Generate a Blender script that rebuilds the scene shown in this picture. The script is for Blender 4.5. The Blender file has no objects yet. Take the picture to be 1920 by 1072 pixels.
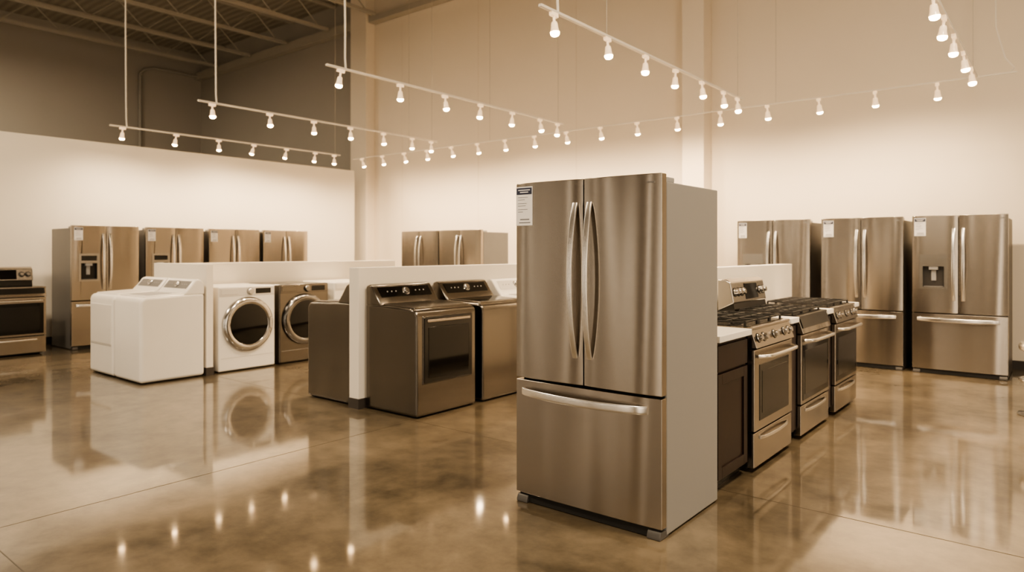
import bpy, bmesh, math, random
from mathutils import Vector, Matrix
random.seed(4)
sc = bpy.context.scene
COL = sc.collection
try:
    sc.view_settings.view_transform = 'AgX'
    sc.view_settings.look = 'AgX - Medium High Contrast'
except Exception as e:
    print(e)

# ------------------------------------------------------------------ materials
def mat_new(name):
    m = bpy.data.materials.new(name); m.use_nodes = True
    nt = m.node_tree
    return m, nt, nt.nodes["Principled BSDF"]

def paint(name, col, rough=0.5, metal=0.0, spec=0.5, var=0.06, scale=6.0, bump=0.0, coat=0.0):
    m, nt, b = mat_new(name)
    N = nt.nodes; L = nt.links
    tc = N.new("ShaderNodeTexCoord"); nz = N.new("ShaderNodeTexNoise")
    nz.inputs["Scale"].default_value = scale; nz.inputs["Detail"].default_value = 4
    L.new(tc.outputs["Object"], nz.inputs["Vector"])
    mx = N.new("ShaderNodeMix"); mx.data_type = 'RGBA'
    mx.inputs[6].default_value = (*[c*(1-var) for c in col], 1)
    mx.inputs[7].default_value = (*[min(1, c*(1+var)) for c in col], 1)
    L.new(nz.outputs["Fac"], mx.inputs[0]); L.new(mx.outputs[2], b.inputs["Base Color"])
    b.inputs["Roughness"].default_value = rough; b.inputs["Metallic"].default_value = metal
    b.inputs["Specular IOR Level"].default_value = spec
    b.inputs["Coat Weight"].default_value = coat
    return m

def steel(name, col, rough=0.3, aniso=0.75, wave=0.25):
    m, nt, b = mat_new(name)
    N = nt.nodes; L = nt.links
    tc = N.new("ShaderNodeTexCoord")
    mp = N.new("ShaderNodeMapping"); mp.inputs["Scale"].default_value = (1.5, 1.5, 500)
    L.new(tc.outputs["Object"], mp.inputs["Vector"])
    nz = N.new("ShaderNodeTexNoise"); nz.inputs["Scale"].default_value = 1.0; nz.inputs["Detail"].default_value = 1
    L.new(mp.outputs[0], nz.inputs["Vector"])
    mx = N.new("ShaderNodeMix"); mx.data_type = 'RGBA'
    mx.inputs[6].default_value = (*[c*0.98 for c in col], 1); mx.inputs[7].default_value = (*[c*1.02 for c in col], 1)
    L.new(nz.outputs["Fac"], mx.inputs[0]); L.new(mx.outputs[2], b.inputs["Base Color"])
    b.inputs["Roughness"].default_value = rough
    b.inputs["Metallic"].default_value = 1.0
    b.inputs["Anisotropic"].default_value = aniso
    cx = N.new("ShaderNodeCombineXYZ")
    cx.inputs[0].default_value = 0.03; cx.inputs[1].default_value = 0.05; cx.inputs[2].default_value = 1
    L.new(cx.outputs[0], b.inputs["Tangent"])
    if wave:
        mp2 = N.new("ShaderNodeMapping"); mp2.inputs["Scale"].default_value = (4.6, 4.6, 0.35)
        L.new(tc.outputs["Object"], mp2.inputs["Vector"])
        n2 = N.new("ShaderNodeTexNoise"); n2.inputs["Scale"].default_value = 1.0; n2.inputs["Detail"].default_value = 0
        L.new(mp2.outputs[0], n2.inputs["Vector"])
        bp = N.new("ShaderNodeBump"); bp.inputs["Strength"].default_value = wave; bp.inputs["Distance"].default_value = 0.03
        L.new(n2.outputs["Fac"], bp.inputs["Height"]); L.new(bp.outputs[0], b.inputs["Normal"])
    return m

def emis(name, col, s, sampled=False):
    m, nt, b = mat_new(name)
    b.inputs["Base Color"].default_value = (*col, 1)
    b.inputs["Emission Color"].default_value = (*col, 1); b.inputs["Emission Strength"].default_value = s
    if not sampled: m.cycles.emission_sampling = 'NONE'
    return m

STEEL = steel("brushed_steel", (0.40, 0.36, 0.315), 0.235, 0.75, 0.42)
STEEL_H = steel("handle_steel", (0.84, 0.82, 0.79), 0.25, 0.2, 0.0)
STEEL_D = steel("dark_graphite_steel", (0.17, 0.155, 0.138), 0.21, 0.5, 0.25)
KNOB = steel("knob_steel", (0.45, 0.425, 0.39), 0.25, 0.0, 0.0)
CHROME = paint("chrome", (0.50, 0.495, 0.49), 0.16, 1.0)
DCHROME = paint("dark_chrome", (0.22, 0.215, 0.21), 0.18, 1.0)
GREY = paint("grey_enamel", (0.28, 0.273, 0.26), 0.42, 0.0, var=0.015, scale=2)
DGREY = paint("dark_grey_enamel", (0.050, 0.045, 0.041), 0.4)
LGREY = paint("light_grey_plastic", (0.34, 0.335, 0.33), 0.4)
MGREY = paint("mid_grey_console", (0.16, 0.155, 0.15), 0.3)
FOOTG = paint("foot_grey_plastic", (0.085, 0.08, 0.076), 0.45)
BLACK = paint("black_enamel", (0.009, 0.008, 0.007), 0.22)
GLASS = paint("black_glass", (0.005, 0.0045, 0.004), 0.06, spec=0.4)
IRON = paint("cast_iron", (0.011, 0.010, 0.009), 0.5)
GASKET = paint("rubber_gasket", (0.011, 0.010, 0.009), 0.7)
WHITE = paint("white_enamel", (0.80, 0.77, 0.72), 0.25, var=0.02)
WHITE2 = paint("white_plastic", (0.64, 0.61, 0.57), 0.4, var=0.02)
ESPRESSO = paint("espresso_wood", (0.017, 0.008, 0.006), 0.35, spec=0.4, var=0.35, scale=14)
QUARTZ = paint("white_quartz", (0.80, 0.77, 0.71), 0.25, var=0.05, scale=60)
WALL = paint("cream_wall_paint", (0.84, 0.755, 0.635), 0.7, var=0.02, scale=1.2)
WALLW = paint("white_partition_paint", (0.82, 0.77, 0.69), 0.6, var=0.02, scale=1.5)
WALL_SHADE = paint("shade_toned_warehouse_paint", (0.40, 0.375, 0.335), 0.8, var=0.06, scale=0.8)  # darker tone puts the shade beyond the partition into the paint
WALLS = paint("brown_entry_wall_paint", (0.12, 0.098, 0.072), 0.7)
WALLE = paint("tan_entry_wall_paint", (0.36, 0.315, 0.26), 0.7)
SEAM = paint("wall_seam", (0.77, 0.68, 0.565), 0.8)
BASEB = paint("dark_baseboard_vinyl", (0.05, 0.042, 0.037), 0.5)
PAPER = paint("tag_paper", (0.86, 0.85, 0.84), 0.6, var=0.02)
INK = paint("tag_ink", (0.03, 0.035, 0.07), 0.6)
INK2 = paint("tag_grey_ink", (0.20, 0.20, 0.22), 0.6)
TRACKW = paint("track_white_metal", (0.78, 0.73, 0.65), 0.4, var=0.02)
CABLE = paint("suspension_cable_grey", (0.50, 0.45, 0.38), 0.5)
JOIST = paint("cream_joist_paint", (0.42, 0.39, 0.335), 0.6)
BULB = emis("lamp_bulb_glow", (1.0, 0.66, 0.33), 42)
PANE_GLOW = emis("added_pane_glow", (1.0, 0.87, 0.69), 4.2, True)  # emissive panes added out of view to light and streak the steel
BELL = paint("lamp_bell_glow", (0.72, 0.66, 0.56), 0.25, var=0.02)
BELL.node_tree.nodes["Principled BSDF"].inputs["Emission Color"].default_value = (1, 0.62, 0.32, 1)
BELL.node_tree.nodes["Principled BSDF"].inputs["Emission Strength"].default_value = 0.9  # bell emits on its own, standing in for the bulb's glow
BELL.cycles.emission_sampling = 'NONE'

# floor: polished stained concrete
FLOOR, nt, b = mat_new("polished_concrete")
N = nt.nodes; L = nt.links
tc = N.new("ShaderNodeTexCoord")
n1 = N.new("ShaderNodeTexNoise"); n1.inputs["Scale"].default_value = 1.1; n1.inputs["Detail"].default_value = 10; n1.inputs["Roughness"].default_value = 0.62
n1.inputs["Distortion"].default_value = 0.5
L.new(tc.outputs["Object"], n1.inputs["Vector"])
n2 = N.new("ShaderNodeTexNoise"); n2.inputs["Scale"].default_value = 7; n2.inputs["Detail"].default_value = 9; n2.inputs["Roughness"].default_value = 0.68
L.new(tc.outputs["Object"], n2.inputs["Vector"])
ad = N.new("ShaderNodeMath"); ad.operation = 'MULTIPLY_ADD'; ad.inputs[1].default_value = 0.55
L.new(n2.outputs["Fac"], ad.inputs[0]); L.new(n1.outputs["Fac"], ad.inputs[2])
cr = N.new("ShaderNodeValToRGB")
cr.color_ramp.elements[0].position = 0.60; cr.color_ramp.elements[0].color = (0.055, 0.042, 0.025, 1)
cr.color_ramp.elements[1].position = 0.96; cr.color_ramp.elements[1].color = (0.19, 0.150, 0.098, 1)
L.new(ad.outputs[0], cr.inputs[0]); L.new(cr.outputs[0], b.inputs["Base Color"])
b.inputs["Roughness"].default_value = 0.38
mr = N.new("ShaderNodeMapRange"); mr.inputs[3].default_value = 0.04; mr.inputs[4].default_value = 0.095
mr.inputs[1].default_value = 0.3; mr.inputs[2].default_value = 0.7
L.new(n1.outputs["Fac"], mr.inputs[0]); L.new(mr.outputs[0], b.inputs["Coat Roughness"])
b.inputs["Coat Weight"].default_value = 1.0; b.inputs["Coat IOR"].default_value = 1.8
b.inputs["Specular IOR Level"].default_value = 0.5

# corrugated roof deck
DECK, nt, b = mat_new("corrugated_roof_deck")
N = nt.nodes; L = nt.links
tc = N.new("ShaderNodeTexCoord"); wv = N.new("ShaderNodeTexWave")
wv.wave_type = 'BANDS'; wv.bands_direction = 'Y'; wv.inputs["Scale"].default_value = 1.6
L.new(tc.outputs["Object"], wv.inputs["Vector"])
cr = N.new("ShaderNodeValToRGB")
cr.color_ramp.elements[0].color = (0.26, 0.235, 0.195, 1); cr.color_ramp.elements[1].color = (0.35, 0.32, 0.27, 1)
L.new(wv.outputs["Fac"], cr.inputs[0]); L.new(cr.outputs[0], b.inputs["Base Color"])
bp = N.new("ShaderNodeBump"); bp.inputs["Strength"].default_value = 0.3; bp.inputs["Distance"].default_value = 0.05
L.new(wv.outputs["Fac"], bp.inputs["Height"]); L.new(bp.outputs[0], b.inputs["Normal"])
b.inputs["Roughness"].default_value = 0.7

# ------------------------------------------------------------------ mesh builder
class MB:
    def __init__(s): s.bm = bmesh.new()
    def face(s, vs):
        try: s.bm.faces.new(vs)
        except ValueError: pass
    def box(s, x0, x1, y0, y1, z0, z1):
        v = [s.bm.verts.new(p) for p in ((x0,y0,z0),(x1,y0,z0),(x1,y1,z0),(x0,y1,z0),(x0,y0,z1),(x1,y0,z1),(x1,y1,z1),(x0,y1,z1))]
        for f in ((0,3,2,1),(4,5,6,7),(0,1,5,4),(1,2,6,5),(2,3,7,6),(3,0,4,7)): s.face([v[i] for i in f])
        return s
    def prism(s, pts, axis, a0, a1):
        def P(p, a):
            return {'x': (a, p[0], p[1]), 'y': (p[0], a, p[1]), 'z': (p[0], p[1], a)}[axis]
        A = [s.bm.verts.new(P(p, a0)) for p in pts]; B = [s.bm.verts.new(P(p, a1)) for p in pts]
        n = len(pts)
        s.face(A[::-1]); s.face(B)
        for i in range(n): s.face([A[i], A[(i+1) % n], B[(i+1) % n], B[i]])
        return s
    def cyl(s, p0, p1, r0, r1=None, seg=20, caps=True):
        r1 = r0 if r1 is None else r1
        p0 = Vector(p0); p1 = Vector(p1); d = (p1-p0).normalized()
        u = d.orthogonal().normalized(); w = d.cross(u)
        A = []; B = []
        for i in range(seg):
            a = 2*math.pi*i/seg; o = u*math.cos(a)+w*math.sin(a)
            A.append(s.bm.verts.new(p0+o*r0)); B.append(s.bm.verts.new(p1+o*r1))
        for i in range(seg): s.face([A[i], A[(i+1) % seg], B[(i+1) % seg], B[i]])
        if caps: s.face(A[::-1]); s.face(B)
        return s
    def lathe(s, prof, c, d, seg=32):
        c = Vector(c); d = Vector(d).normalized(); u = d.orthogonal().normalized(); w = d.cross(u)
        rings = []
        for r, h in prof:
            if r < 1e-6: rings.append([s.bm.verts.new(c+d*h)])
            else: rings.append([s.bm.verts.new(c+d*h+(u*math.cos(2*math.pi*i/seg)+w*math.sin(2*math.pi*i/seg))*r) for i in range(seg)])
        for a, bb in zip(rings, rings[1:]):
            for i in range(seg):
                j = (i+1) % seg
                if len(a) == 1 and len(bb) == 1: continue
                if len(a) == 1: s.face([a[0], bb[i], bb[j]])
                elif len(bb) == 1: s.face([a[i], a[j], bb[0]])
                else: s.face([a[i], a[j], bb[j], bb[i]])
        return s
    def sweep(s, pts, side, w, t, n=8):
        side = Vector(side).normalized(); pts = [Vector(p) for p in pts]
        rings = []
        for i, p in enumerate(pts):
            a = pts[max(0, i-1)]; c = pts[min(len(pts)-1, i+1)]
            tg = (c-a).normalized(); nn = tg.cross(side).normalized()
            ring = []
            for k in range(n*2):
                an = 2*math.pi*(k+0.5)/(n*2)
                cx = math.copysign(abs(math.cos(an))**0.5, math.cos(an)); cy = math.copysign(abs(math.sin(an))**0.5, math.sin(an))
                ring.append(s.bm.verts.new(p+side*cx*w/2+nn*cy*t/2))
            rings.append(ring)
        m = n*2
        for A, B in zip(rings, rings[1:]):
            for i in range(m): s.face([A[i], A[(i+1) % m], B[(i+1) % m], B[i]])
        s.face(rings[0][::-1]); s.face(rings[-1])
        return s
    def tube(s, pts, r, seg=12):
        pts = [Vector(p) for p in pts]; rings = []
        u = None
        for i, p in enumerate(pts):
            tg = (pts[min(len(pts)-1, i+1)]-pts[max(0, i-1)]).normalized()
            u = tg.orthogonal().normalized() if u is None else (u-tg*u.dot(tg)).normalized()
            w = tg.cross(u)
            rings.append([s.bm.verts.new(p+(u*math.cos(2*math.pi*k/seg)+w*math.sin(2*math.pi*k/seg))*r) for k in range(seg)])
        for A, B in zip(rings, rings[1:]):
            for i in range(seg): s.face([A[i], A[(i+1) % seg], B[(i+1) % seg], B[i]])
        s.face(rings[0][::-1]); s.face(rings[-1])
        return s
    def obj(s, name, mat, parent=None, bevel=0, seg=2, label=None, ang=35, cut=None):
        bmesh.ops.recalc_face_normals(s.bm, faces=s.bm.faces)
        me = bpy.data.meshes.new(name); s.bm.to_mesh(me); s.bm.free()
        if cut is not None:
            # carve a real recess, then keep only the resulting mesh
            tmp = bpy.data.objects.new("tmp", me); COL.objects.link(tmp)
            cm = bpy.data.meshes.new("tmpc"); bmesh.ops.recalc_face_normals(cut.bm, faces=cut.bm.faces); cut.bm.to_mesh(cm)
            co = bpy.data.objects.new("tmpc", cm); COL.objects.link(co)
            md = tmp.modifiers.new("b", 'BOOLEAN'); md.operation = 'DIFFERENCE'; md.object = co; md.solver = 'EXACT'
            dg = bpy.context.evaluated_depsgraph_get(); dg.update()
            me2 = bpy.data.meshes.new_from_object(tmp.evaluated_get(dg)); me2.name = name
            bpy.data.objects.remove(tmp); bpy.data.objects.remove(co)
            me = me2
        me.materials.clear(); me.materials.append(mat)
        for p in me.polygons: p.use_smooth = True; p.material_index = 0
        if not bevel: me.set_sharp_from_angle(angle=math.radians(ang))
        o = bpy.data.objects.new(name, me); COL.objects.link(o)
        if parent: o.parent = parent
        if bevel:
            m = o.modifiers.new("bevel", 'BEVEL'); m.width = bevel; m.segments = seg
            m.limit_method = 'ANGLE'; m.angle_limit = math.radians(40); m.harden_normals = True
        if label: o["label"] = label
        return o

def thing(name, label, cat, loc=(0, 0, 0), rot=0.0, group=None):
    e = bpy.data.objects.new(name, None); COL.objects.link(e)
    e.empty_display_size = 0.1
    e.location = loc; e.rotation_euler = (0, 0, math.radians(rot))
    e["label"] = label; e["category"] = cat
    if group: e["group"] = group
    return e

def clone(src, loc=None, rot=None, label=None, parent=None):
    o = src.copy(); COL.objects.link(o)
    if parent: o.parent = parent
    if loc is not None: o.location = loc
    if rot is not None: o.rotation_euler = (0, 0, math.radians(rot))
    if label: o["label"] = label
    for c in list(src.children):
        clone(c, parent=o)
    return o

def structure(o, label=None):
    o["kind"] = "structure"
    if label: o["label"] = label
    return o

# ------------------------------------------------------------------ room
structure(MB().box(-20.2, 4.2, -6.2, 10.3, -0.2, 0).obj("floor", FLOOR), "polished brown stained concrete floor")
structure(MB().box(-20.2, 4.2, -6.2, 10.3, 7.2, 7.35).obj("ceiling", DECK), "corrugated metal roof deck")
structure(MB().box(-12.4, 4.2, 10.1, 10.3, 0, 7.2).obj("wall_north", WALL), "tall cream painted showroom wall")
structure(MB().box(-20.2, -12.4, 10.1, 10.3, 0, 7.2).obj("wall_northwest", WALL_SHADE), "grey brown warehouse wall, darkened in the paint for shade")
structure(MB().box(-20.2, -20.0, -6.2, 10.1, 0, 7.2).obj("wall_west", WALL_SHADE), "grey warehouse wall, darkened in the paint for shade")
structure(MB().box(-12.15, -12.0, -6.0, 9.45, 0, 3.13).obj("wall_partition", WALLW), "white partial height showroom wall")
structure(MB().box(-12.65, -12.10, 9.85, 10.1, 0, 7.2).obj("trim_1", WALL, bevel=0.01), "cream corner column")
structure(MB().box(-4.57, -4.22, 9.8, 10.1, 0, 7.2).obj("trim_2", WALL, bevel=0.01), "cream wall pilaster")
structure(MB().box(-20, -12.67, 9.9, 10.09, 6.42, 6.62).obj("trim_3", JOIST), "cream edge beam")
structure(MB().box(-12.09, 4.2, 9.9, 10.09, 6.47, 6.6).obj("trim_4", JOIST), "cream edge beam")
k = 5
for x in (-11.2, -9.0, -6.7):
    structure(MB().box(x, x+0.012, 10.097, 10.1, 0, 6.4).obj("trim_%d" % k, SEAM), "wall panel seam"); k += 1
JM = paint("floor_joint", (0.045, 0.034, 0.021), 0.5)
for x in (-10.06, -4.2):
    structure(MB().box(x-0.0025, x+0.0025, -6, 10.1, -0.01, 0.0006).obj("trim_%d" % k, JM), "saw cut floor joint"); k += 1
for y in (1.0, 3.91):
    structure(MB().box(-12, 4.0, y-0.0025, y+0.0025, -0.01, 0.0007).obj("trim_%d" % k, JM), "saw cut floor joint"); k += 1
structure(MB().box(-12.0, -11.985, -6.0, 9.45, 0, 0.1).obj("baseboard_west", BASEB))
structure(MB().box(-12.09, 4.0, 10.085, 10.1, 0, 0.1).obj("baseboard_north", BASEB))

WN = [1]
def glow_pane_wall(name, axis, c0, c1, a, b, openings, z0, z1, mat):  # unseen wall with added glowing panes set in its openings
    m = MB()
    def bx(u0, u1, zz0, zz1, q0=c0, q1=c1, mm=None):
        mm = mm or m
        if axis == 'y': mm.box(u0, u1, q0, q1, zz0, zz1)
        else: mm.box(q0, q1, u0, u1, zz0, zz1)
    cur = a
    for o0, o1 in openings:
        bx(cur, o0, 0, 7.2)
        if z0 > 0: bx(o0, o1, 0, z0)
        bx(o0, o1, z1, 7.2); cur = o1
        g_ = MB(); mid = (c0+c1)/2
        bx(o0, o1, z0, z1, mid-.01, mid+.01, g_)
        structure(g_.obj("window_%d" % WN[0], PANE_GLOW), "added glowing pane in unseen wall"); WN[0] += 1
    bx(cur, b, 0, 7.2)
    return structure(m.obj(name, mat))
glow_pane_wall("wall_south", 'y', -6.2, -6.0, -20.2, 4.2, [(-14.5, -14.0), (-11.4, -11.0), (-9.4, -9.1), (-7.6, -7.25), (-5.2, -4.9), (-3.3, -2.8), (0.2, 1.2)], 0.05, 3.6, WALLS)  # narrow panes placed for vertical streak reflections on the fridge doors
glow_pane_wall("wall_east", 'x', 4.0, 4.2, -6.0, 10.1, [(-4.5, -3.5), (-0.6, 1.2), (3.6, 4.2), (6.6, 7.2)], 0.2, 3.6, WALLE)

# roof joists
def joist(x):
    m = MB()
    m.box(x-0.04, x+0.04, -6, 10.05, 7.12, 7.19); m.box(x-0.04, x+0.04, -6, 9.85, 6.55, 6.62)
    y = -6; up = False
    while y < 9.3:
        y2 = y+0.6
        a = (x, y, 6.6 if not up else 7.14); c = (x, y2, 7.14 if not up else 6.6)
        m.cyl(a, c, 0.015, seg=6); y = y2; up = not up
    o = m.obj("roof_joist", JOIST)
    o["label"] = "cream painted open web steel roof joist"; o["category"] = "roof joist"; o["group"] = "roof joists"
    return o
j0 = joist(-18.6)
for i in range(1, 12):
    c = j0.copy(); COL.objects.link(c); c.location.x = 1.7*i
m = MB(); m.cyl((-19.93, 8.35, 0), (-19.93, 8.35, 6.3), 0.04); m.tube([(-19.93, 8.35, 6.3), (-19.9, 8.45, 6.42), (-19.85, 8.7, 6.5), (-19.85, 9.9, 6.5)], 0.04)
o = m.obj("conduit_pipe", paint("pipe_grey", (0.35, 0.33, 0.295), 0.5)); o["label"] = "grey conduit pipe running up the warehouse wall"; o["category"] = "pipe"

# low display partitions
def lowwall(nm, label, x0, x1, y0, y1, h=1.25):
    w = structure(MB().box(x0, x1, y0, y1, 0.0, h).obj(nm, WALLW, bevel=0.004), label)
    structure(MB().box(x0-0.006, x1+0.006, y0-0.006, y1+0.006, 0, 0.09).obj("baseboard_low", BASEB), "dark vinyl baseboard")
    return w
lowwall("wall_low", "low white display partition", -2.40, -2.27, 3.9, 7.55, 1.26)
lowwall("wall_low", "low white display partition", -5.0, -4.87, 3.88, 7.6)
lowwall("wall_low", "low white display partition", -8.42, -8.30, 3.94, 7.34)
lowwall("wall_low", "short white end partition", -8.80, -7.50, 3.85, 3.93)

# ------------------------------------------------------------------ refrigerator
def door_mesh(x0, x1, z0, z1, b=0.010, th=0.062):
    n = 16
    pts = []
    for i in range(n+1):
        u = i/n; pts.append((x0+(x1-x0)*u, b*abs(2*u-1)**3))
    pts += [(x1, th), (x0, th)]
    return MB().prism(pts, 'z', z0, z1)

def strap_v(x, z0, z1, out=0.054, w=0.032, t=0.014, lat=0.0, base=0.004):
    pts = []
    n = 26
    for i in range(n+1):
        u = i/n; s = math.sin(math.pi*u)
        pts.append((x+lat*s, base-out*s**0.75-0.004, z0+(z1-z0)*u))
    return MB().sweep(pts, (1, 0, 0), w, t)

def strap_h(x0, x1, z, out=0.054, w=0.03, t=0.013, droop=0.0, base=0.004):
    pts = []
    n = 26
    for i in range(n+1):
        u = i/n; s = math.sin(math.pi*u)
        pts.append((x0+(x1-x0)*u, base-out*s**0.6-0.004, z-droop*s))
    return MB().sweep(pts, (0, 0, 1), w, t)

def tag(parent, x0, x1, z0, z1, y=-0.001):
    p = MB().box(x0, x1, y-0.0015, y+0.010, z0, z1).obj("price_tag", PAPER, parent, label="white paper price tag with dark header")
    h = z1-z0; w = x1-x0
    MB().box(x0+0.004, x1-0.004, y-0.0025, y, z1-h*0.2, z1-h*0.03).obj("tag_header", INK, p, label="navy header band")
    for a, c, d in ((.14, .10, .075), (.25, .155, .13)):
        MB().box(x0+w*a, x1-w*a, y-0.0032, y, z1-h*c, z1-h*d).obj("header_text_line", PAPER, p)
    m = MB(); z = z1-h*0.27
    for i, f in enumerate((.8, .55, .7, .62, .78, .4)):
        m.box(x0+w*.12, x0+w*(.12+.76*f), y-0.0022, y, z-h*0.012, z); z -= h*0.062 + (0.03*h if i % 2 else 0)
    m.box(x0+w*.25, x0+w*.82, y-0.0022, y, z0+h*0.14, z0+h*0.17)
    m.box(x0+w*.18, x0+w*.88, y-0.0022, y, z0+h*0.06, z0+h*0.085)
    o = m.obj("tag_print", INK2, p); o["kind"] = "stuff"
    return p

def fridge(label, loc, rot, w=0.91, D=0.74, H=1.776, side=GREY, disp=False, tg=None, group=None, foot=DGREY):
    t = thing("refrigerator", label, "refrigerator", loc, rot, group)
    h = w/2; split = 0.69
    MB().box(-h+.004, h-.004, .072, D, .010, H-.038).obj("body", side, t, bevel=0.006)
    MB().box(-h+.014, h-.014, .063, .075, .085, H-.02).obj("door_gasket", GASKET, t)
    MB().box(-h+.02, h-.02, .022, .11, .004, .072).obj("kick_grille", GASKET, t)
    cx = -h/2-(.015 if disp == 2 else .005)
    cut = MB().box(cx-.108, cx+.108, -.05, .052, .985, 1.228) if disp else None
    ld = door_mesh(-h, -.003, split+.006, H).obj("door", STEEL, t, bevel=0.004, seg=2, label="brushed steel french door", cut=cut)
    rd = door_mesh(.003, h, split+.006, H).obj("door", STEEL, t, bevel=0.004, seg=2, label="brushed steel french door")
    dr = door_mesh(-h, h, .054, split-.006).obj("freezer_drawer", STEEL, t, bevel=0.004, seg=2, label="brushed steel freezer drawer")
    strap_v(-.044, .84, 1.65, lat=-.003).obj("handle", STEEL_H, ld, label="curved steel bar handle")
    strap_v(.044, .84, 1.65, lat=.003).obj("handle", STEEL_H, rd, label="curved steel bar handle")
    strap_h(-h+.055, h-.075, .622, w=.042, droop=0.004).obj("handle", STEEL_H, dr, label="long curved steel bar handle")
    for s in (-1, 1):
        MB().box(min(s*(h-.01), s*(h-.085)), max(s*(h-.01), s*(h-.085)), .03, .17, H-.04, H-.012).obj("hinge_cover", LGREY, t, bevel=0.006)
    for s in (-1, 1):
        pts = [(.004, 0), (.10, 0), (.10, .030), (.02, .042), (.012, .034), (.004, .014)]
        x0, x1 = sorted((s*(h-.006), s*(h-.080)))
        MB().prism(pts, 'x', x0, x1).obj("foot", foot, t, bevel=0.005)
        MB().cyl((s*(h-.08), D-.08, 0), (s*(h-.08), D-.08, .045), .02).obj("rear_foot", GASKET, t)
    MB().box(h-.075, h-.035, -.0015+.002, .012, H-.046, H-.039).obj("badge", CHROME, t)
    if disp:
        fr = MB(); y0, y1 = -.005, .008
        fr.box(cx-.135, cx-.104, y0, y1, .965, 1.36); fr.box(cx+.104, cx+.135, y0, y1, .965, 1.36)
        fr.box(cx-.104, cx+.104, y0, y1, .965, .989); fr.box(cx-.104, cx+.104, y0, y1, 1.224, 1.36)
        fr.obj("dispenser_panel", KNOB, ld)
        li = MB(); li.box(cx-.1075, cx+.1075, .049, .0515, .986, 1.2275)
        li.box(cx-.1079, cx-.105, .006, .051, .986, 1.2275); li.box(cx+.105, cx+.1079, .006, .051, .986, 1.2275)
        li.box(cx-.1079, cx+.1079, .006, .051, .9852, .989); li.box(cx-.1079, cx+.1079, .006, .051, 1.222, 1.2278)
        li.obj("dispenser_recess", BLACK if disp == 1 else DGREY, ld)
        m = MB(); m.box(cx-.045, cx+.045, .004, .049, 1.185, 1.226); m.box(cx-.024, cx+.024, .034, .048, 1.06, 1.19)
        m.obj("dispenser_paddle", LGREY, ld, bevel=.003)
        MB().box(cx-.095, cx+.095, -.008, .046, .988, .998).obj("dispenser_tray", MGREY, ld, bevel=.002)
        MB().box(cx-.10, cx+.10, -.007, 0, 1.26, 1.33).obj("dispenser_display", GLASS if disp == 1 else KNOB, ld)
    if tg: tag(ld, *tg)
    return t

fridge("large stainless french door refrigerator with grey side and price tag", (-1.962, 3.017, 0), 0, w=.894, D=.70,
       tg=(-.438, -.325, 1.54, 1.755), foot=FOOTG)
g = "stainless refrigerators along the cream wall"
fridge("stainless french door refrigerator beside cream pilaster", (-2.985, 9.1, 0), 0, w=.93, D=.78, H=1.80, side=DGREY, disp=2, tg=(-.44, -.335, 1.57, 1.77), group=g)
fridge("stainless french door refrigerator without dispenser", (-1.935, 9.1, 0), 0, w=.90, D=.78, H=1.80, side=DGREY, tg=(-.42, -.305, 1.57, 1.77), group=g)
fridge("stainless french door refrigerator with water dispenser", (-.94, 9.1, 0), 0, w=.905, D=.78, H=1.80, side=DGREY, disp=2, tg=(-.43, -.315, 1.57, 1.775), group=g)
g = "stainless refrigerators standing near the back wall"
fridge("stainless french door refrigerator behind low partition", (-8.665, 8.2, 0), 0, w=.90, D=.7, H=1.74, side=MGREY, group=g)
fridge("stainless french door refrigerator with grey side behind low partition", (-7.72, 8.2, 0), 0, w=.94, D=.7, H=1.74, side=MGREY, group=g)
g = "stainless refrigerators along the white wall"
f1 = fridge("stainless french door refrigerator with dark side and dispenser", (-10.87, 4.09, 0), 90, w=.90, D=.8, H=1.76, side=MGREY, disp=1, tg=(-.42, -.31, 1.55, 1.73), group=g)
clone(f1, (-10.87, 5.09, 0), 90, "stainless french door refrigerator with black dispenser")
f3 = fridge("stainless french door refrigerator against white wall", (-10.87, 6.08, 0), 90, w=.90, D=.8, H=1.76, side=DGREY, tg=(-.42, -.31, 1.55, 1.73), group=g)
clone(f3, (-10.87, 7.05, 0), 90)

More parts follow.
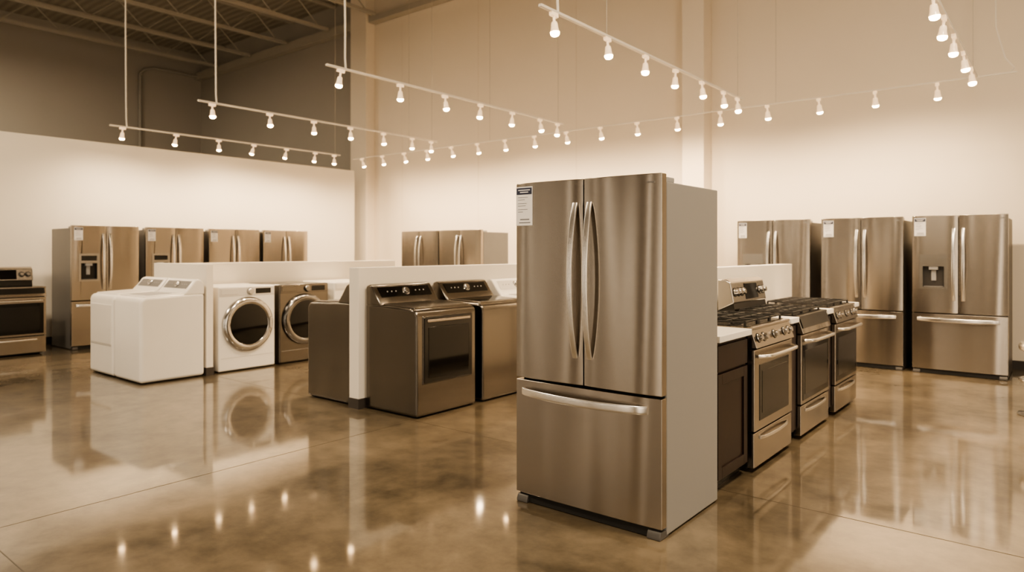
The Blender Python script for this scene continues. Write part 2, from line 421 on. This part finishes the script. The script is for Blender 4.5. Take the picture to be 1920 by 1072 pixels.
# ------------------------------------------------------------------ ranges
def kitchen_range(label, loc, rot, guard=False, knobs=True, gas=True, group=None, top=STEEL, strip=STEEL, wide=False):
    t = thing("kitchen_range", label, "stove", loc, rot, group)
    MB().box(-.375, .375, .045, .64, .04, .895).obj("body", BLACK, t, bevel=.004)
    m = MB(); m.box(-.35, .35, .06, .60, .012, .05)
    for sx in (-.32, .32):
        for sy in (.12, .56): m.cyl((sx, sy, 0), (sx, sy, .025), .02)
    m.obj("base", GASKET, t)
    dr = MB().box(-.378, .378, 0, .045, .028, .248).obj("storage_drawer", STEEL, t, bevel=.006)
    MB().sweep([(-.27+.54*i/16, -.004-.022*math.sin(math.pi*i/16)**.5, .205) for i in range(17)], (0, 0, 1), .022, .012).obj("drawer_handle", STEEL_H, dr)
    od = MB().box(-.378, .378, -.004, .045, .258, .775).obj("oven_door", STEEL, t, bevel=.006)
    fw = .35 if wide else .295
    z0_, z1_ = (.285, .70) if wide else (.315, .675)
    MB().box(-fw, fw, -.007, .01, z0_, z1_).obj("window_frame", GLASS, od, bevel=.004)
    MB().box(-fw+.045, fw-.045, -.009, .01, z0_+.045, z1_-.045).obj("oven_window", BLACK, od, bevel=.002)
    m = MB().tube([(-.345+.69*i/20, -.012-.055*min(1, math.sin(math.pi*i/20)*2.6)**.6 - .008*math.sin(math.pi*i/20), .732) for i in range(21)], .013)
    m.obj("oven_handle", STEEL_H, od)
    cp = MB().prism([(-.02, .785), (.06, .785), (.06, .905), (.02, .905)], 'x', -.378, .378).obj("control_panel", strip, t, bevel=.004)
    if knobs:
        nrm = Vector((0, -.95, .31))
        for x in (-.30, -.20, 0.0, .20, .30):
            c = Vector((x, 0.0, .845))
            m = MB(); m.lathe([(0, .030), (.018, .030), (.020, .024), (.020, .008), (.025, .004), (.025, -.006), (0, -.006)], c, nrm, 20)
            m.obj("knob", KNOB, cp)
            MB().lathe([(0, .004), (.031, .004), (.032, -.006), (0, -.006)], c, nrm, 20).obj("knob_bezel", BLACK, cp)
    else:
        MB().prism([(-.014, .825), (.03, .825), (.03, .906), (.014, .906)], 'x', -.36, .36).obj("vent_strip", BLACK, cp)
    MB().box(-.38, .38, .012, .64, .897, .915).obj("cooktop", top, t, bevel=.004)
    if gas:
        MB().box(-.35, .35, .05, .60, .914, .919).obj("burner_pan", BLACK, t)
        gt = .006 if guard else .0
        for gx in (-.235, 0, .235):
            m = MB()
            w = .108
            ye = .47 if guard else .575
            for yy in (.07, .07+(ye-.07)*.25, (.07+ye)/2, .07+(ye-.07)*.75, ye): m.box(gx-w, gx+w, yy-.005, yy+.005, .938-gt, .949-gt)
            for xx in (gx-w, gx, gx+w): m.box(xx-.005, xx+.005, .065, ye+.005, .936-gt, .947-gt)
            for xx in (gx-w, gx+w):
                for yy in (.07, ye): m.box(xx-.007, xx+.007, yy-.007, yy+.007, .918, .940-gt)
            m.obj("grate", IRON, t, bevel=.0015)
        yb = .38 if guard else .46
        for bx, by in ((-.235, .17), (-.235, yb), (0, .28), (.235, .17), (.235, yb)):
            MB().lathe([(0, .012), (.034, .012), (.038, .008), (.03, .005), (.05, .003), (.05, 0)], (bx, by, .918), (0, 0, 1), 20).obj("burner", IRON, t)
    else:
        MB().box(-.355, .355, .03, .58, .914, .918).obj("glass_top", GLASS, t)
    if guard:
        bg = MB().prism([(.505, .985), (.64, .915), (.64, 1.17), (.575, 1.175), (.535, 1.15)], 'x', -.375, .375).obj("backguard", KNOB, t, bevel=.012, seg=3)
        MB().prism([(.50, .914), (.63, .914), (.63, .99), (.515, .99)], 'x', -.365, .365).obj("backguard_base", BLACK, bg)
        MB().prism([(.504, 1.005), (.53, 1.005), (.545, 1.135), (.526, 1.135)], 'x', -.10, .18).obj("display", GLASS, bg, bevel=.003)
        nrm = Vector((0, -.98, .2))
        for x in (-.32, -.245, -.17, .24, .315):
            MB().lathe([(0, .034), (.020, .034), (.024, .028), (.024, .008), (.030, .002), (.030, -.01), (0, -.01)], (x, .520, 1.07), nrm, 20).obj("knob", KNOB, bg)
            MB().lathe([(0, .004), (.037, .004), (.037, -.01), (0, -.01)], (x, .520, 1.07), nrm, 24).obj("knob_bezel", BLACK, bg)
    return t
g = "ranges in the kitchen display row"
kitchen_range("stainless gas range with front knobs beside dark cabinet", (-1.53, 4.70, 0), 90, group=g)
kitchen_range("stainless gas range with backguard knobs and display", (-1.53, 5.68, 0), 90, guard=True, knobs=False, top=BLACK, group=g, wide=True)
kitchen_range("stainless slide-in gas range with cast iron grates", (-1.53, 6.64, 0), 90, group=g, wide=True)
kitchen_range("stainless electric range with black oven window against white wall", (-10.84, 2.94, 0), 90, guard=True, knobs=False, gas=False, wide=True)

def cabinet(label, loc, rot, w):
    t = thing("base_cabinet", label, "cabinet", loc, rot, "dark base cabinets in the kitchen display row")
    h = w/2
    MB().box(-h, h, .02, .58, .06, .872).obj("body", ESPRESSO, t, bevel=.002)
    MB().box(-h+.002, h-.002, .06, .57, 0, .06).obj("toe_kick", BLACK, t)
    if w > .3:
        MB().box(-h+.02, h-.02, 0, .02, .70, .85).obj("drawer", ESPRESSO, t, bevel=.003)
        m = MB(); a, c, z0, z1, f = -h+.02, h-.02, .08, .685, .06
        m.box(a, a+f, 0, .02, z0, z1); m.box(c-f, c, 0, .02, z0, z1); m.box(a+f, c-f, 0, .02, z0, z0+f); m.box(a+f, c-f, 0, .02, z1-f, z1)
        m.box(a+f-.002, c-f+.002, .010, .02, z0+f-.002, z1-f+.002)
        m.obj("door", ESPRESSO, t, bevel=.002)
    else:
        MB().box(-h+.005, h-.005, 0.004, .02, .08, .85).obj("door", ESPRESSO, t, bevel=.003)
    return t
def worktop(x0, x1, y0, y1):
    o = MB().box(x0, x1, y0, y1, .873, .912).obj("worktop", QUARTZ, bevel=.004)
    o["label"] = "white quartz worktop on dark cabinet"; o["category"] = "worktop"; o["group"] = "white worktops in the kitchen display row"
    return o
for y0, y1 in ((3.79, 4.30), (5.10, 5.285), (6.075, 6.245), (7.035, 7.16)):
    cabinet("espresso wood base cabinet with shaker door" if y1-y0 > .3 else "narrow espresso wood filler cabinet", (-1.555, (y0+y1)/2, 0), 90, y1-y0-.004)
    worktop(-2.255, -1.535, y0+.001, y1-.001)

# ------------------------------------------------------------------ top loaders
def top_loader(name, label, loc, rot, mat, cmat, dryer=False, w=.70, D=.70, lid=GLASS, group=None, knobm=CHROME, cat="washing machine", bev=.022, top=1.10):
    t = thing(name, label, cat, loc, rot, group)
    h = w/2; H = .915
    pts = [(0, .014), (D, .014), (D, H+.012), (.47, H+.012), (.07, H-.004), (.035, H-.012), (.012, H-.032), (0, H-.065)]
    MB().prism(pts, 'x', -h, h).obj("body", mat, t, bevel=bev, seg=5)
    m = MB()
    for sx in (-1, 1):
        for sy in (.07, D-.07): m.cyl((sx*(h-.06), sy, 0), (sx*(h-.06), sy, .03), .022)
    m.box(-h+.03, h-.03, .03, D-.03, .006, .025)
    m.obj("base", GASKET, t)
    z0 = lambda y: H-.006+(y-.05)/.42*.018
    lp = [(.06, z0(.06)-.005), (.46, z0(.46)-.005), (.46, z0(.46)+.012), (.065, z0(.065)+.012)]
    if dryer:
        MB().prism(lp, 'x', -h+.03, h-.03).obj("top_panel", mat, t, bevel=.008, seg=3)
    else:
        l = MB().prism(lp, 'x', -h+.035, h-.035).obj("lid", mat, t, bevel=.008, seg=3)
        lg = [(.11, z0(.11)+.008), (.42, z0(.42)+.008), (.42, z0(.42)+.0145), (.11, z0(.11)+.0145)]
        MB().prism(lg, 'x', -h+.08, h-.08).obj("lid_window", lid, l, bevel=.003)
    dz = top-1.10
    bg = MB().prism([(.455, .915), (D, .915), (D, 1.02+dz), (.665, 1.085+dz), (.62, 1.10+dz), (.585, 1.088+dz), (.52, 1.0+dz*.5), (.468, .94)], 'x', -h+.006, h-.006).obj("control_console", mat, t, bevel=.026, seg=6)
    A = Vector((0, .520, 1.0+dz*.5)); B = Vector((0, .585, 1.088+dz)); s = (B-A).normalized(); n = Vector((0, -s.z, s.y))
    ln = (B-A).length
    a = A-s*.016+n*-.004; bq = A+s*(ln-.016)+n*-.004
    q = [(a.y, a.z), (bq.y, bq.z), (bq.y+n.y*.009, bq.z+n.z*.009), (a.y+n.y*.009, a.z+n.z*.009)]
    MB().prism(q, 'x', -h+.06, h-.06).obj("control_panel", cmat, bg, bevel=.003)
    c = (a+bq)/2+n*.009
    MB().lathe([(0, .024), (.024, .024), (.029, .018), (.032, .004), (.039, .002), (.039, -.003), (0, -.003)], (0, c.y, c.z), n, 28).obj("dial", knobm, bg)
    for i, x in enumerate((-.22, -.17, -.12, .12, .17, .22)):
        MB().cyl(Vector((x, c.y, c.z)), Vector((x, c.y, c.z))+n*.004, .006, seg=12).obj("button", LGREY, bg)
    if dryer:
        MB().box(-.308, .308, -.008, .012, .277, .853).obj("door_frame", STEEL_D, t, bevel=.018, seg=4, label="thin dark steel door frame")
        d = MB().box(-.300, .300, -.016, .010, .285, .845).obj("door", BLACK, t, bevel=.016, seg=4, label="glossy black dryer door")
        MB().box(-.255, .255, -.020, 0, .325, .76).obj("door_window", GLASS, d, bevel=.012, seg=3)
        MB().box(-.265, .265, -.026, -.01, .795, .822).obj("door_handle", STEEL, d, bevel=.008, seg=3)
    return t
g = "laundry machines in front of the low partition"
top_loader("clothes_dryer", "graphite steel dryer with square black door", (-4.19, 4.31, 0), 90, STEEL_D, GLASS, dryer=True, w=.735, D=.66, group=g, cat="dryer")
tl = top_loader("washing_machine", "graphite steel top-loading washer with black console", (-4.19, 5.13, 0), 90, STEEL_D, GLASS, w=.72, D=.66, group=g)
top_loader("washing_machine", "white top-loading washer with white console", (-4.19, 5.93, 0), 90, WHITE, WHITE2, w=.70, D=.66, group=g)
clone(tl, (-5.69, 4.28, 0), -90, "graphite steel top-loading washer backing onto white partition")
g = "white laundry machines at the end partition"
top_loader("washing_machine", "white top-loading washer with grey console", (-7.825, 3.14, 0), 0, WHITE, MGREY, w=.66, D=.69, lid=LGREY, group=g, bev=.035, top=1.085)
w2 = top_loader("clothes_dryer", "white dryer with plain front door panel", (-8.505, 3.14, 0), 0, WHITE, MGREY, w=.65, D=.69, lid=WHITE2, group=g, cat="dryer", bev=.035, top=1.085)
MB().box(-.28, .28, -.006, .01, .36, .80).obj("door", WHITE, w2, bevel=.004)
MB().box(-.28, .28, -.004, .01, .345, .349).obj("panel_seam", LGREY, w2)

# ------------------------------------------------------------------ front loaders
def front_loader(label, loc, rot, mat, pan, ring=CHROME, group=None):
    t = thing("front_load_washer", label, "washing machine", loc, rot, group)
    w = .72; h = w/2; H = .985; D = .72
    MB().box(-h, h, 0.0, D, .014, H).obj("body", mat, t, bevel=.018, seg=4)
    m = MB()
    for sx in (-1, 1):
        for sy in (.07, D-.07): m.cyl((sx*(h-.06), sy, 0), (sx*(h-.06), sy, .03), .025)
    m.box(-h+.02, h-.02, .03, D-.03, .005, .022)
    m.obj("base", GASKET, t)
    cp = MB().box(-h+.015, h-.015, -.006, .01, .875, .972).obj("control_panel", pan, t, bevel=.004)
    MB().lathe([(0, .03), (.030, .03), (.036, .022), (.038, 0), (.043, 0), (.043, -.004)], (.03, -.006, .923), (0, -1, 0), 28).obj("dial", ring, cp)
    MB().box(.10, .30, -.009, 0, .892, .955).obj("display", GLASS, cp, bevel=.003)
    MB().box(-.33, -.12, -.011, 0, .892, .958).obj("detergent_drawer", pan, cp, bevel=.004)
    c = (0, 0, .54)
    dd = MB().lathe([(.312, -.004), (.320, .006), (.316, .028), (.296, .046), (.268, .052), (.238, .044), (.222, .025), (.218, .008)], c, (0, -1, 0), 56).obj("door", ring, t, label="round chrome door ring")
    MB().lathe([(.238, .045), (.21, .048), (.15, .055), (.07, .061), (0, .063)], c, (0, -1, 0), 48).obj("door_glass", GLASS, dd)
    m = MB(); m.box(.255, .292, -.062, -.040, .47, .61); m.obj("door_handle", ring, dd, bevel=.006)
    MB().box(-h+.03, h-.03, -.002, .01, .16, .163).obj("kick_seam", LGREY, t)
    return t
g = "front load washers along the partition"
fa = front_loader("white front load washer with round chrome door", (-7.52, 4.36, 0), 90, WHITE, WHITE2, group=g)
front_loader("graphite front load washer with round dark chrome door", (-7.52, 5.14, 0), 90, STEEL_D, STEEL_D, ring=DCHROME, group=g)
clone(fa, (-7.52, 5.95, 0), 90)

# ------------------------------------------------------------------ chrome stool at the edge
t = thing("bar_stool", "chrome bar stool with round padded seat", "stool", (-.12, 7.35, 0), 0)
MB().lathe([(0, 0), (.21, 0), (.215, .012), (.06, .03), (.03, .05), (0, .05)], (0, 0, 0), (0, 0, 1), 40).obj("base", CHROME, t)
MB().cyl((0, 0, .04), (0, 0, .60), .028).obj("post", CHROME, t)
def ringpts(r, z): return [(r*math.cos(2*math.pi*i/36), r*math.sin(2*math.pi*i/36), z) for i in range(37)]
m = MB().tube(ringpts(.19, .30), .014); m.cyl((-.19, 0, .30), (.19, 0, .30), .008); m.obj("foot_ring", CHROME, t)
MB().lathe([(0, .54), (.17, .54), (.2, .56), (.205, .59), (.19, .62), (0, .63)], (0, 0, 0), (0, 0, 1), 40).obj("seat", STEEL_H, t)

# ------------------------------------------------------------------ track lighting
WARM = (1.0, 0.745, 0.475)
def lamp_head(parent, loc, tilt=(0, 0), energy=130, size=1.7):
    a = MB(); a.box(-.015, .015, -.042, .042, -.033, -.0); a.cyl((0, 0, -.03), (0, 0, -.085), .011, seg=12)
    a.lathe([(.0, -.078), (.022, -.08), (.027, -.10), (.028, -.12), (.031, -.140), (.039, -.163), (.037, -.163), (.029, -.140), (.024, -.12), (0, -.11)], (0, 0, 0), (0, 0, 1), 24)
    hd = a.obj("lamp_head", BELL, parent)
    hd.location = loc; hd.rotation_euler = (tilt[0], tilt[1], 0)
    MB().lathe([(0, -.115), (.020, -.125), (.028, -.145), (.035, -.164), (.036, -.174), (.031, -.185), (.019, -.192), (0, -.195)], (0, 0, 0), (0, 0, 1), 20).obj("bulb", BULB, hd)
    ld = bpy.data.lights.new("spot_beam", 'SPOT'); ld.energy = energy; ld.color = WARM
    ld.spot_size = size; ld.spot_blend = 1.0; ld.shadow_soft_size = .05
    lo = bpy.data.objects.new("spot_beam", ld); COL.objects.link(lo); lo.parent = hd; lo.location = (0, 0, -.255)
    return hd
ZT = 3.25
def rods(parent, pts, r=.003, name="suspension_cable"):
    for x, y in pts:
        MB().cyl((x, y, 0), (x, y, 7.15-ZT), r, seg=8).obj(name, CABLE, parent)

YS = (4.36, 5.16, 5.86, 6.50, 7.14, 7.75, 8.18)
def make_track(x, y0, y1, ys, label, ty=0.0, e=130, size=2.0):
    t = thing("track_lighting", label, "track light", (x, 0, ZT), 0, "white track lighting runs")
    MB().box(-.016, .016, y0, y1, -.004, .018).obj("rail", TRACKW, t, bevel=.003)
    heads = None
    for y in ys:
        ti = (random.uniform(-.12, .12), ty+random.uniform(-.15, .15))
        if heads is None: heads = lamp_head(t, (0, y, -.002), ti, energy=e, size=size)
        else:
            c = clone(heads, parent=t); c.location = (0, y, -.002); c.rotation_euler = (ti[0], ti[1], 0)
    return t
for x in (-3.1, -5.75, -8.35, -11.0):
    w_ = x < -10
    t = make_track(x, 4.18, 8.32, YS, "white suspended track rail with seven glowing spotlights", ty=.25 if w_ else 0, e=100 if w_ else 130, size=2.75 if w_ else 2.1)
    MB().tube([(0, 4.42, 0), (0, 4.41, .12), (.015, 4.4, .4), (0, 4.4, 1.5), (0, 4.4, 3.9)], .011, 10).obj("power_feed", TRACKW, t)
    rods(t, [(0, 8.2)] if x < -4 else [(0, 5.15), (0, 8.2)])
t = make_track(-.75, 4.9, 8.80, (5.1, 5.75, 6.35, 6.95, 7.6, 8.3), "white suspended track rail running towards the cream wall", e=115)
rods(t, [(0, 5.2), (0, 8.5)])
t = thing("track_lighting", "long white track rail with spotlights aimed at the cream wall", "track light", (0, 8.83, ZT), 0, "white track lighting runs")
MB().box(-11.25, -.40, -.010, .010, -.002, .011).obj("rail", TRACKW, t, bevel=.002)
h0 = None
for i in range(17):
    x = -1.11-.617*i
    if h0 is None:
        h0 = lamp_head(t, (x, 0, -.002), (.30, 0), energy=92, size=3.0)
    else:
        c = clone(h0, parent=t); c.location = (x, 0, -.002)
        c.rotation_euler = (.30+random.uniform(-.08, .08), random.uniform(-.1, .1), 0)
rods(t, [(-2.85, 0), (-7.6, 0), (-9.6, 0)])
MB().tube([(-.45, 0, .02), (-.42, 0, .05), (-.5, 0, .16), (-.58, 0, .5), (-.6, 0, 3.9)], .007, 8).obj("power_feed", TRACKW, t)

# unseen high bays, added to brighten the upper walls and warehouse
for x, y, e in ((-2, -1, 330), (-8, 0, 330), (0.8, 3.5, 350), (-15.8, 3, 330), (-16.5, -2, 240)):
    t = thing("added_high_bay", "added unseen high bay fill lamp", "ceiling lamp", (x, y, 6.3), 0, "added high bay fill lamps")
    MB().lathe([(0, .3), (.08, .3), (.12, .2), (.4, .02), (.4, 0), (.38, .01), (0, .1)], (0, 0, 0), (0, 0, 1), 32).obj("shade", TRACKW, t)
    MB().cyl((0, 0, .29), (0, 0, .90), .01, seg=8).obj("stem", TRACKW, t)
    ld = bpy.data.lights.new("glow", 'AREA'); ld.shape = 'DISK'; ld.size = .7; ld.energy = e; ld.color = (1, .81, .58)
    lo = bpy.data.objects.new("glow", ld); COL.objects.link(lo); lo.parent = t; lo.location = (0, 0, -.02)

# ------------------------------------------------------------------ world
w = bpy.data.worlds.new("World"); sc.world = w; w.use_nodes = True
bg = w.node_tree.nodes["Background"]; bg.inputs[0].default_value = (1.0, .88, .72, 1); bg.inputs[1].default_value = 0.3

# ------------------------------------------------------------------ camera
cd = bpy.data.cameras.new("camera"); cam = bpy.data.objects.new("camera", cd); COL.objects.link(cam)
cam.location = (0, 0, 1.40); cam.rotation_euler = (math.radians(90), 0, math.atan2(1040, 1290))
cd.sensor_width = 36; cd.lens = 36*1290/1920; cd.shift_y = -66/1920
cd.clip_end = 100
cd.dof.use_dof = True; cd.dof.focus_distance = 3.7; cd.dof.aperture_fstop = 2.0
sc.camera = cam
